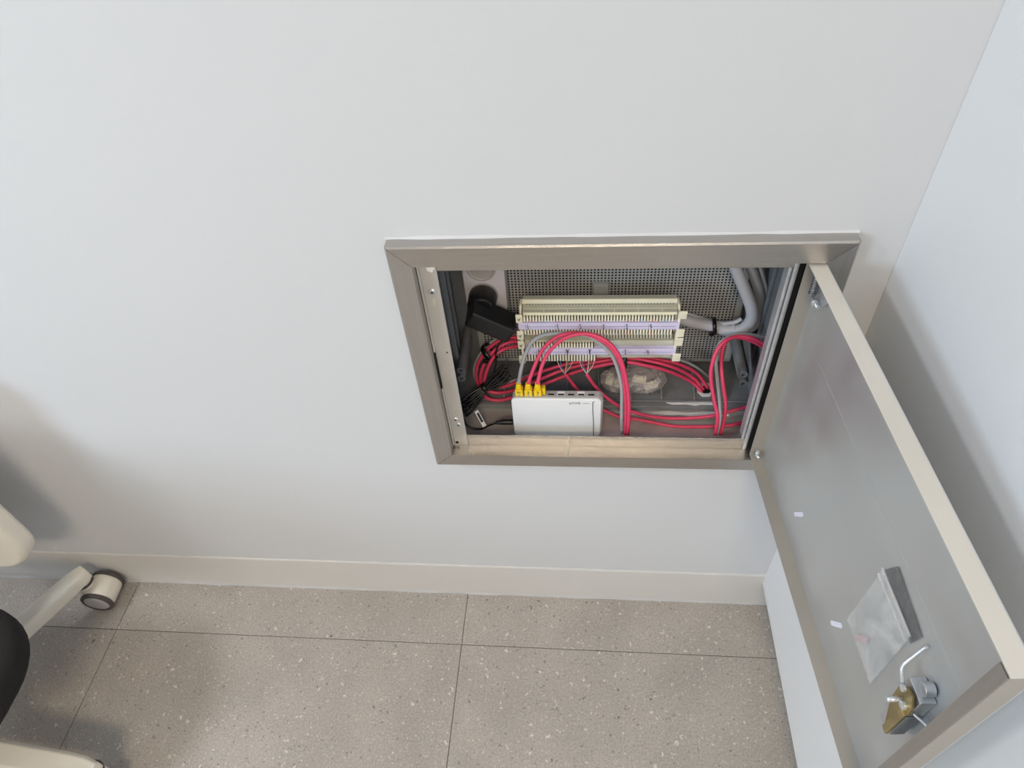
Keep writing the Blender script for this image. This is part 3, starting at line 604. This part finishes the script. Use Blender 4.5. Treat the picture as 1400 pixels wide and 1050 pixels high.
for z0, z1 in ((0.7274, 0.7461), (0.6905, 0.7110), (0.6695, 0.6880), (0.6354, 0.6546)):
    bm = B(); prism(bm, [(LX0, 0.108, z0), (LX0, 0.106, z1), (LX0, 0.1090, z1), (LX0, 0.1180, z0)], (0, 0, 0), (LX1 - LX0, 0, 0)); tb = obj('end_tab', bm, CREAM, TB, bevel=0.0006, seg=1)
    bm = B(); zc = (z0 + z1) / 2; tube(bm, [(0.1525, 0.1064, zc + 0.001), (0.1543, 0.1068, zc - 0.0035), (0.1562, 0.1060, zc + 0.0025)], 0.0006, 6, 1); obj('pen_mark', bm, INK, tb)
RX0, RX1 = 0.4048, 0.4180
for z0, z1 in ((0.7342, 0.7520), (0.6955, 0.7140), (0.6755, 0.6945), (0.6401, 0.6600)):
    bm = B(); prism(bm, [(RX0, 0.109, z0), (RX0, 0.106, z1), (RX0, 0.1090, z1), (RX0, 0.1180, z0)], (0, 0, 0), (RX1 - RX0, 0, 0)); obj('end_tab', bm, CREAM, TB, bevel=0.0006, seg=1)
for xa, xb in ((0.1540, 0.1580), (0.4055, 0.4095)):
    bm = B(); prism(bm, [(xa, 0.1995, 0.632), (xa, 0.1100, 0.645), (xa, 0.1100, 0.730), (xa, 0.1300, 0.7470), (xa, 0.1460, 0.7470), (xa, 0.1995, 0.695)], (0, 0, 0), (xb - xa, 0, 0)); obj('side_leg', bm, CREAM, TB, bevel=0.0006, seg=1)

# ------------------------------------------------------------------ router
RT = thing('router', 'small white network router standing on edge at the opening of the box', 'router', (0.213, 0.045, 0.530))
RXa, RXb, RZ0, RZ1, RY0, RY1 = 0.1390, 0.2880, 0.5302, 0.6255, 0.0350, 0.0560
def plate(bm, x0, x1, z0, z1, y0, y1, r): return prism(bm, [(a, 0, b) for a, b in rrect((x0 + x1) / 2, (z0 + z1) / 2, x1 - x0, z1 - z0, r)], (0, y0, 0), (0, y1, 0))
bm = B(); plate(bm, RXa, RXb, RZ0, RZ1, RY0, RY0 + 0.006, 0.008); fp = obj('front_cover', bm, WHITEP, RT, bevel=0.0022, seg=3)
bm = B(); plate(bm, RXa + 0.001, RXb + 0.003, RZ0, RZ1 - 0.0005, RY0 + 0.006, RY1, 0.009); obj('rear_housing', bm, GREYP, RT, bevel=0.0015)
bm = B(); tube(bm, [(0.2735, 0.0348, 0.6195), (0.2738, 0.0348, 0.60), (0.2752, 0.0348, 0.575), (0.2758, 0.0348, 0.55), (0.2760, 0.0348, 0.531)], 0.0007, 8, 3); tube(bm, [(0.2735, 0.0348, 0.6195), (0.2760, 0.0348, 0.6210)], 0.0007, 8, 1); obj('cover_seam', bm, mat('seam_grey', rgb(110, 110, 108), 0.6), fp)
text('logo', 'ipTIME', 0.0066, (0.2440, 0.0348, 0.6165), (math.pi / 2, 0, 0), GREYINK, fp)
bm = B(); box(bm, 0.257, 0.268, 0.0347, 0.0350, 0.6160, 0.6166); obj('model_print', bm, GREYINK, fp)
for k in range(5):
    x = 0.1990 + k * 0.0165; bm = B(); box(bm, x, x + 0.012, 0.0445, 0.0530, 0.6250, 0.6256); obj('port_slot', bm, WHITEP if k % 2 else GREYP, RT)
    bm = B(); box(bm, x + 0.001, x + 0.011, 0.0445, 0.0475, 0.6252, 0.6260); obj('port_slot', bm, BLK, RT)
for k in range(3):
    z = 0.555 + k * 0.020; bm = B(); box(bm, RXb + 0.0029, RXb + 0.0034, 0.045, 0.050, z, z + 0.012); obj('vent', bm, BLK, RT)

# ------------------------------------------------------------------ cables
def cable(name, label, pts, r, mt, group=None, cat='cable', seg=10):
    bm = B(); tube(bm, pts, r, seg, 6); o = obj(name, bm, mt, smooth=True); tag(o, label, cat, group); return o
def patch(label, bx, pts, mt, mark):
    t = thing('patch_cable', label, 'cable', (bx, 0.047, 0.626), group='patch cables plugged into the router')
    p = [(bx, 0.047, 0.6500)] + list(pts[1:])
    bm = B(); tube(bm, p, 0.0032, 10, 6); obj('cord', bm, mt, t, smooth=True)
    bm = B(); box(bm, bx - 0.0064, bx + 0.0064, 0.0400, 0.0530, 0.6257, 0.6400); c = obj('plug', bm, YEL, t, bevel=0.0015)
    bm = B(); box(bm, bx - 0.0042, bx + 0.0042, 0.0425, 0.0515, 0.6400, 0.6510); obj('strain_boot', bm, YEL, t, bevel=0.0012)
    bm = B(); box(bm, bx - 0.0012, bx + 0.0012, 0.0392, 0.0402, 0.6260, 0.6325); obj('plug_latch', bm, GREYP, c)
    text('marker_text', mark, 0.0072 if len(mark) == 1 else 0.0058, (bx, 0.0397, 0.6362), (math.pi / 2, 0, 0), INK, c)
    return t
patch('grey patch cable with yellow plug, leftmost on the router', 0.1525, CABLE['grey_patch'], GREYC, 'IN')
patch('red patch cable with middle yellow plug of the router', 0.1680, CABLE['red_patch_a'], RED, '2')
patch('red patch cable with yellow plug nearest the empty router ports', 0.1835, CABLE['red_patch_b'], RED, '3')
bm = B(); box(bm, 0.1905, 0.1960, 0.0440, 0.0540, 0.6258, 0.6405); o = obj('plug_side', bm, YEL, bevel=0.001); tag(o, 'yellow side of the third patch cable plug', 'plug')  # separate block for the visible side of the third plug
g1 = 'cables looping round the left and under the terminal block'
cable('network_cable', 'red cable along the middle of the left-hand loop', CABLE['loop_a'], 0.0032, RED, g1)
cable('network_cable', 'lowest red cable of the left-hand loop, nearest the box opening', CABLE['loop_b'], 0.0032, RED, g1)
cable('network_cable', 'red cable running highest in the bundle under the terminal block', CABLE['loop_c'], 0.0032, RED, g1)
cable('network_cable', 'grey cable behind the red ones in the left-hand loop', CABLE['loop_grey'], 0.0027, GREYC, g1)
for k, lb in (('thin_red_a', 'red cable fanned out under the contacts, left of the two, running low to the right'), ('thin_red_b', 'red cable fanned out under the contacts, right of the two, running to the right wall')):
    t = thing('network_cable', lb, 'cable', CABLE[k][0], group='red cables punched into the lower contacts')
    bm = B(); tube(bm, CABLE[k][1:], 0.0030, 10, 6); obj('jacket', bm, RED, t, smooth=True)
    x, y, z = CABLE[k][1]; x, y, z = CABLE[k][1]
    for dx, cn in ((-0.013, 'white'), (-0.008, 'blue'), (0.0015, 'red'), (0.004, 'white'), (0.009, 'green'), (0.014, 'white')):
        bm = B(); tube(bm, [(x, y, z), (x + dx * 0.6, y + 0.008, z + 0.007), (x + dx, 0.111, z + 0.0140)], 0.0006, 6, 3); obj('core_wire', bm, WIREC[cn], t)
g2 = 'cables looping at the right of the box'
cable('network_cable', 'grey cable arching over the right-hand red loop and down to the opening', CABLE['right_grey'], 0.0029, GREYC, g2)
cable('network_cable', 'left red cable of the tall arch at the right of the box', CABLE['right_red_a'], 0.0032, RED, g2)
cable('network_cable', 'right red cable of the tall arch at the right of the box', CABLE['right_red_b'], 0.0032, RED, g2)
cable('trunk_cable', 'thick light grey cable bending down and left to the terminal block', CABLE['thick_a'], 0.0098, GREYT, seg=16)
cable('trunk_cable', 'thick grey cable half hidden behind the bend of the nearer thick one', CABLE['thick_b'], 0.0080, GREYC, seg=14)
cable('service_cable', 'thin grey cable dropping along the right wall of the box', CABLE['thin_grey_a'], 0.0040, GREYC)
cable('service_cable', 'thin grey cable lying above the thick one beside the block', CABLE['thin_grey_b'], 0.0034, GREYT)
def tie(c, nrm, r, w, mt, label, flat=1.0, tail=None):
    t = thing('cable_tie', label, 'cable tie', c)
    n = Vector(nrm).normalized(); a = n.orthogonal().normalized(); b = n.cross(a); bm = B()
    prf = [(r, -w), (r + 0.0015, -w), (r + 0.0015, w), (r, w)]
    rings = [[bm.verts.new(Vector(c) + n * h + (a * math.cos(q) + b * math.sin(q)) * rr) for q in [2 * math.pi * k / 20 for k in range(20)]] for rr, h in prf]
    for i in range(4):
        for k in range(20): bm.faces.new((rings[i][k], rings[i][(k + 1) % 20], rings[(i + 1) % 4][(k + 1) % 20], rings[(i + 1) % 4][k]))
    obj('strap', bm, mt, t, smooth=True)
    h = Vector(c) + Vector((-0.35, -0.8, -0.4)).normalized() * (r + 0.0015)
    bm = B(); box(bm, h.x - 0.004, h.x + 0.004, h.y - 0.003, h.y + 0.002, h.z - 0.0035, h.z + 0.0035); obj('tie_head', bm, mt, t, bevel=0.0008)
    return t
tie((0.4745, 0.1535, 0.6800), (1, -0.1, 0.15), 0.0130, 0.0032, BLKC, 'black cable tie round the thick grey cables beside the block')
tie((0.3290, 0.1430, 0.6125), (1, 0, 0), 0.0165, 0.0040, BLKC, 'black tie round the red bundle under the terminal block')
tie((0.0945, 0.1370, 0.6340), (1, 0.15, 0.9), 0.0160, 0.0045, BLKC, 'black tie round the left cable loop')
tie((0.5075, 0.1500, 0.6740), (1, 0, 0.3), 0.0115, 0.0022, GREYT, 'pale grey tie at the bend of the thick grey cables')

# ------------------------------------------------------------------ socket and adapter
PS = thing('power_socket', 'white round-well power socket at the upper left of the plate', 'socket', (0.095, 0.2, 0.75))
bm = B(); plate(bm, 0.0600, 0.1300, 0.7050, 0.8250, 0.1660, 0.1990, 0.005); obj('housing', bm, SOCKETM, PS, bevel=0.003)
for z in (0.7400, 0.7930):
    bm = B(); lathe(bm, [(0.0240, 0.0), (0.0240, -0.0018), (0.0215, -0.0018), (0.0200, -0.0005), (0.0, -0.0004)], (0.0925, 0.1662, z), (0, 1, 0), 40); w_ = obj('socket_well', bm, GREYP, PS, smooth=False)
    for s in (-1, 1):
        bm = B(); cyl(bm, (0.0925 + s * 0.0095, 0.1655, z), (0.0925 + s * 0.0095, 0.1650, z), 0.0025, 12); obj('pin_hole', bm, BLACKV, w_)
AD = thing('power_adapter', 'black power adapter plugged into the white socket with its cord coiled', 'adapter', (0.0925, 0.166, 0.74))
bm = B(); lathe(bm, [(0.0205, 0.0), (0.0235, -0.004), (0.0235, -0.030), (0.0190, -0.036)], (0.0915, 0.1635, 0.7410), (0, 1, 0), 36); obj('plug_body', bm, BLK, AD, bevel=0.001)
Mz = Matrix.Translation((0.1085, 0.118, 0.7265)) @ Matrix.Rotation(math.radians(31), 4, 'Y')
bm = B(); box(bm, -0.0400, 0.0380, -0.0230, 0.0220, -0.0165, 0.0165, M=Mz); obj('adapter_body', bm, BLK, AD, bevel=0.0045, seg=3)
bm = B(); tube(bm, CABLE['dc'], 0.0016, 8, 6); obj('cord', bm, BLKC, AD, smooth=True)
bm = B(); ax0, ax1 = Vector((0.0480, 0.060, 0.5700)), Vector((0.1290, 0.102, 0.6230)); ctr = Vector((0.0870, 0.0850, 0.5990))
side = Vector((0.45, -0.3, -0.75)).normalized(); out = Vector((0.2, -1, 0.3)).normalized()
for k in range(4):
    f = (k - 1.5) * 0.0062; pts = []
    for q in range(16):
        a = 2 * math.pi * q / 16; u = 0.5 + 0.5 * math.cos(a); wd = math.sin(a)
        p = ax0.lerp(ax1, u); spread = abs(u - 0.5) * 2
        c2 = p.lerp(ctr, max(0, 1 - spread * 1.6) * 0.6)
        pts.append(c2 + side * (f * (0.25 + spread) + wd * 0.0045 * (0.3 + spread)) + out * (0.002 * wd + 0.001 * k * spread))
    pts.append(pts[0]); tube(bm, pts, 0.0023, 6, 3)
obj('coiled_cord', bm, BLKC, AD, smooth=True)
bm = B(); cyl(bm, ctr - (ax1 - ax0).normalized() * 0.004, ctr + (ax1 - ax0).normalized() * 0.004, 0.0085, 14); obj('cord_tie', bm, BLKC, AD)
bm = B(); tube(bm, CABLE['dc2'], 0.0016, 8, 6); obj('cord_end', bm, BLKC, AD, smooth=True)
bm = B(); tube(bm, [(0.1080, 0.0425, 0.5552), (0.1200, 0.043, 0.5565), (0.1390, 0.0435, 0.5565)], lambda t: 0.0028 + 0.0022 * min(1, t * 2), 12, 4); obj('barrel_plug', bm, BLK, AD, smooth=True)
bm = B(); d = (Vector((0.0873, 0.0440, 0.5400)) - Vector((0.0721, 0.060, 0.5653))); Mt = Matrix.Translation((0.0797, 0.052, 0.5530)) @ d.to_track_quat('Z', 'Y').to_matrix().to_4x4()
L = d.length / 2
bm = B(); box(bm, -0.0036, 0.0036, -0.0004, 0.0004, -L, L, M=Mt); tg = obj('cord_tag', bm, WHITEP, AD)
bm = B(); box(bm, -0.0020, 0.0020, -0.0010, 0.0010, -L * 0.75, L * 0.35, M=Mt); obj('tag_print', bm, BLK, tg)

# ------------------------------------------------------------------ crumpled bag of clips
CB = thing('parts_bag', 'crumpled clear bag of cream clips lying on the box floor under the red cables', 'bag', (0.348, 0.148, 0.541))
bm = bmesh.new(); bmesh.ops.create_icosphere(bm, subdivisions=5, radius=1.0)
Rz = Matrix.Rotation(math.radians(3), 4, 'Z')
for v in bm.verts:
    p = v.co.copy()
    q = Vector((math.copysign(abs(p.x) ** 0.62, p.x), math.copysign(abs(p.y) ** 0.8, p.y), p.z))
    wr = noise.noise(p * 2.2 + Vector((4, 1, 2))) * 0.16 - abs(noise.noise(p * 5.0)) * 0.30 + abs(noise.noise(p * 11)) * 0.09
    s = 1 + wr
    taper = 1 - 0.30 * max(0, p.x) ** 2 - 0.12 * max(0, -p.x)
    v.co = Rz @ Vector((q.x * 0.062 * (0.95 + 0.25 * wr), q.y * 0.029 * s * taper, max(-0.80, q.z * s) * 0.021 * taper)) + Vector((0.3480, 0.1430, 0.5615))
obj('film', bm, CRUMP, CB, smooth=True)
CLAB = ('cream clip at the bulging right end of the crumpled bag', 'cream clip in the middle of the crumpled bag, behind the patch cables', 'cream clip left of the middle in the crumpled bag', 'cream clip at the narrow left end of the crumpled bag')
for k, (x, y, z, a) in enumerate(((0.3780, 0.1290, 0.5600, 20), (0.3580, 0.1400, 0.5640, -12), (0.3250, 0.1380, 0.5570, 4), (0.3060, 0.1460, 0.5580, 80))):
    M2 = Matrix.Translation((x, y, z)) @ Matrix.Rotation(math.radians(a), 4, 'Z') @ Matrix.Rotation(math.radians(20), 4, 'X')
    bm = B(); box(bm, -0.012, 0.012, -0.007, 0.007, -0.004, 0.001, M=M2)
    for q in range(5): box(bm, -0.011 + q * 0.0048, -0.0085 + q * 0.0048, -0.006, 0.006, 0.001, 0.0055, M=M2)
    o = obj('connector_clip', bm, CREAM, bevel=0.0005, seg=1); tag(o, CLAB[k], 'clip', 'cream clips in the crumpled bag')

# ------------------------------------------------------------------ office chair, mostly past the left edge
CH = thing('office_chair', 'white office chair with black seat by the skirting, twin-wheel caster', 'chair', (-1.000, -0.365, 0.0))
hub = Vector((-1.049, -0.403))
def star_leg(k):
    a = math.radians((64, 138, 211, 284, -4)[k]); d = Vector((math.cos(a), math.sin(a), 0)); n = Vector((-d.y, d.x, 0))
    bm = B(); rings = []
    for i in range(13):
        t = i / 12; s = 0.02 + 0.400 * t; hw = 0.028 - 0.005 * t; z1 = 0.142 - 0.026 * t; z0 = z1 - (0.040 - 0.010 * t)
        if i >= 10: hw *= (1, 0.93, 0.62)[i - 10]
        if i == 12: s -= 0.006
        c = Vector((hub.x, hub.y, 0)) + d * s
        rings.append([bm.verts.new(c + n * q[0] * hw + Vector((0, 0, q[1]))) for q in ((-1, z0), (1, z0), (1, z1 - 0.010), (0.72, z1), (-0.72, z1), (-1, z1 - 0.010))])
    for i in range(12):
        for k2 in range(6): bm.faces.new((rings[i][k2], rings[i][(k2 + 1) % 6], rings[i + 1][(k2 + 1) % 6], rings[i + 1][k2]))
    bm.faces.new(rings[0][::-1]); bm.faces.new(rings[-1])
    obj('star_leg', bm, CHAIRW, CH, bevel=0.003, seg=3)
    tip = Vector((hub.x, hub.y, 0)) + d * 0.394
    yaw = math.radians((92, 20, 130, 80, 0)[k])
    ax = Vector((math.cos(yaw), math.sin(yaw), 0)); fw = Vector((ax.y, -ax.x, 0))
    c = tip + fw * 0.024 + Vector((0, 0, 0.0360))
    bm = B(); lathe(bm, [(0.0330, -0.024), (0.0345, -0.018), (0.0345, 0.018), (0.0330, 0.024)], c + Vector((0, 0, 0.0010)), ax, 40)
    cyl(bm, tip + Vector((0, 0, 0.045)), tip + Vector((0, 0, 0.086)), 0.0195, 24)
    cs = obj('caster', bm, CHAIRW, CH, bevel=0.001)
    bm = B(); cyl(bm, tip + Vector((0, 0, 0.0800)), tip + Vector((0, 0, 0.0850)), 0.0225, 24); obj('caster_stem', bm, TYRE, cs)
    for s in (-1, 1):
        bm = B(); lathe(bm, [(0.0340, s * 0.0245), (0.0360, s * 0.0260), (0.0360, s * 0.0310), (0.0335, s * 0.0330), (0.0280, s * 0.0330), (0.0280, s * 0.0300)], c, ax, 40); wl = obj('wheel', bm, TYRE, cs)
        bm = B(); lathe(bm, [(0.0279, s * 0.0290), (0.0276, s * 0.0325), (0.0200, s * 0.0340), (0.004, s * 0.0345)], c, ax, 40); obj('wheel_disc', bm, GREYP, wl, smooth=False)
for k in range(5): star_leg(k)
bm = B(); lathe(bm, [(0.040, 0.075), (0.044, 0.085), (0.044, 0.120), (0.036, 0.132), (0.030, 0.135)], (hub.x, hub.y, 0), (0, 0, 1), 32); obj('hub', bm, CHAIRW, CH, smooth=False, bevel=0.001)
bm = B(); cyl(bm, (hub.x, hub.y, 0.13), (hub.x, hub.y, 0.275), 0.020, 20); obj('gas_column', bm, BLK, CH)
bm = B(); plateP = rrect(-0.985, -0.375, 0.530, 0.32, 0.14, 10)
prism(bm, [(x, y, 0) for x, y in plateP], (0, 0, 0.272), (0, 0, 0.330)); obj('seat', bm, FABRIC, CH, bevel=0.020, seg=4)
bm = B(); prism(bm, [(x, 0, z) for x, z in rrect(-1.012, 0.540, 0.470, 0.44, 0.08, 10)], (0, -0.145, 0), (0, -0.100, 0)); obj('backrest', bm, CHAIRW, CH, bevel=0.012, seg=4)
bm = B(); tube(bm, [(-1.0, -0.30, 0.265), (-1.0, -0.18, 0.27), (-1.0, -0.115, 0.32), (-1.0, -0.105, 0.42)], 0.018, 14, 6); obj('back_support', bm, CHAIRW, CH, smooth=True)

# ------------------------------------------------------------------ desk added unseen past the left edge, only to shade the lower wall
DK = thing('shade_desk', 'white desk added unseen past the left edge to shade the lower wall', 'shade_desk', (-1.75, -0.95, 0.0))
bm = B(); box(bm, -2.60, -0.98, -1.35, -0.66, 0.695, 0.720); obj('desktop', bm, CHAIRW, DK, bevel=0.003)
for x in (-2.55, -1.03):
    for y in (-1.30, -0.71):
        bm = B(); box(bm, x - 0.02, x + 0.02, y - 0.02, y + 0.02, 0.0, 0.695); obj('leg', bm, CHAIRW, DK, bevel=0.002)
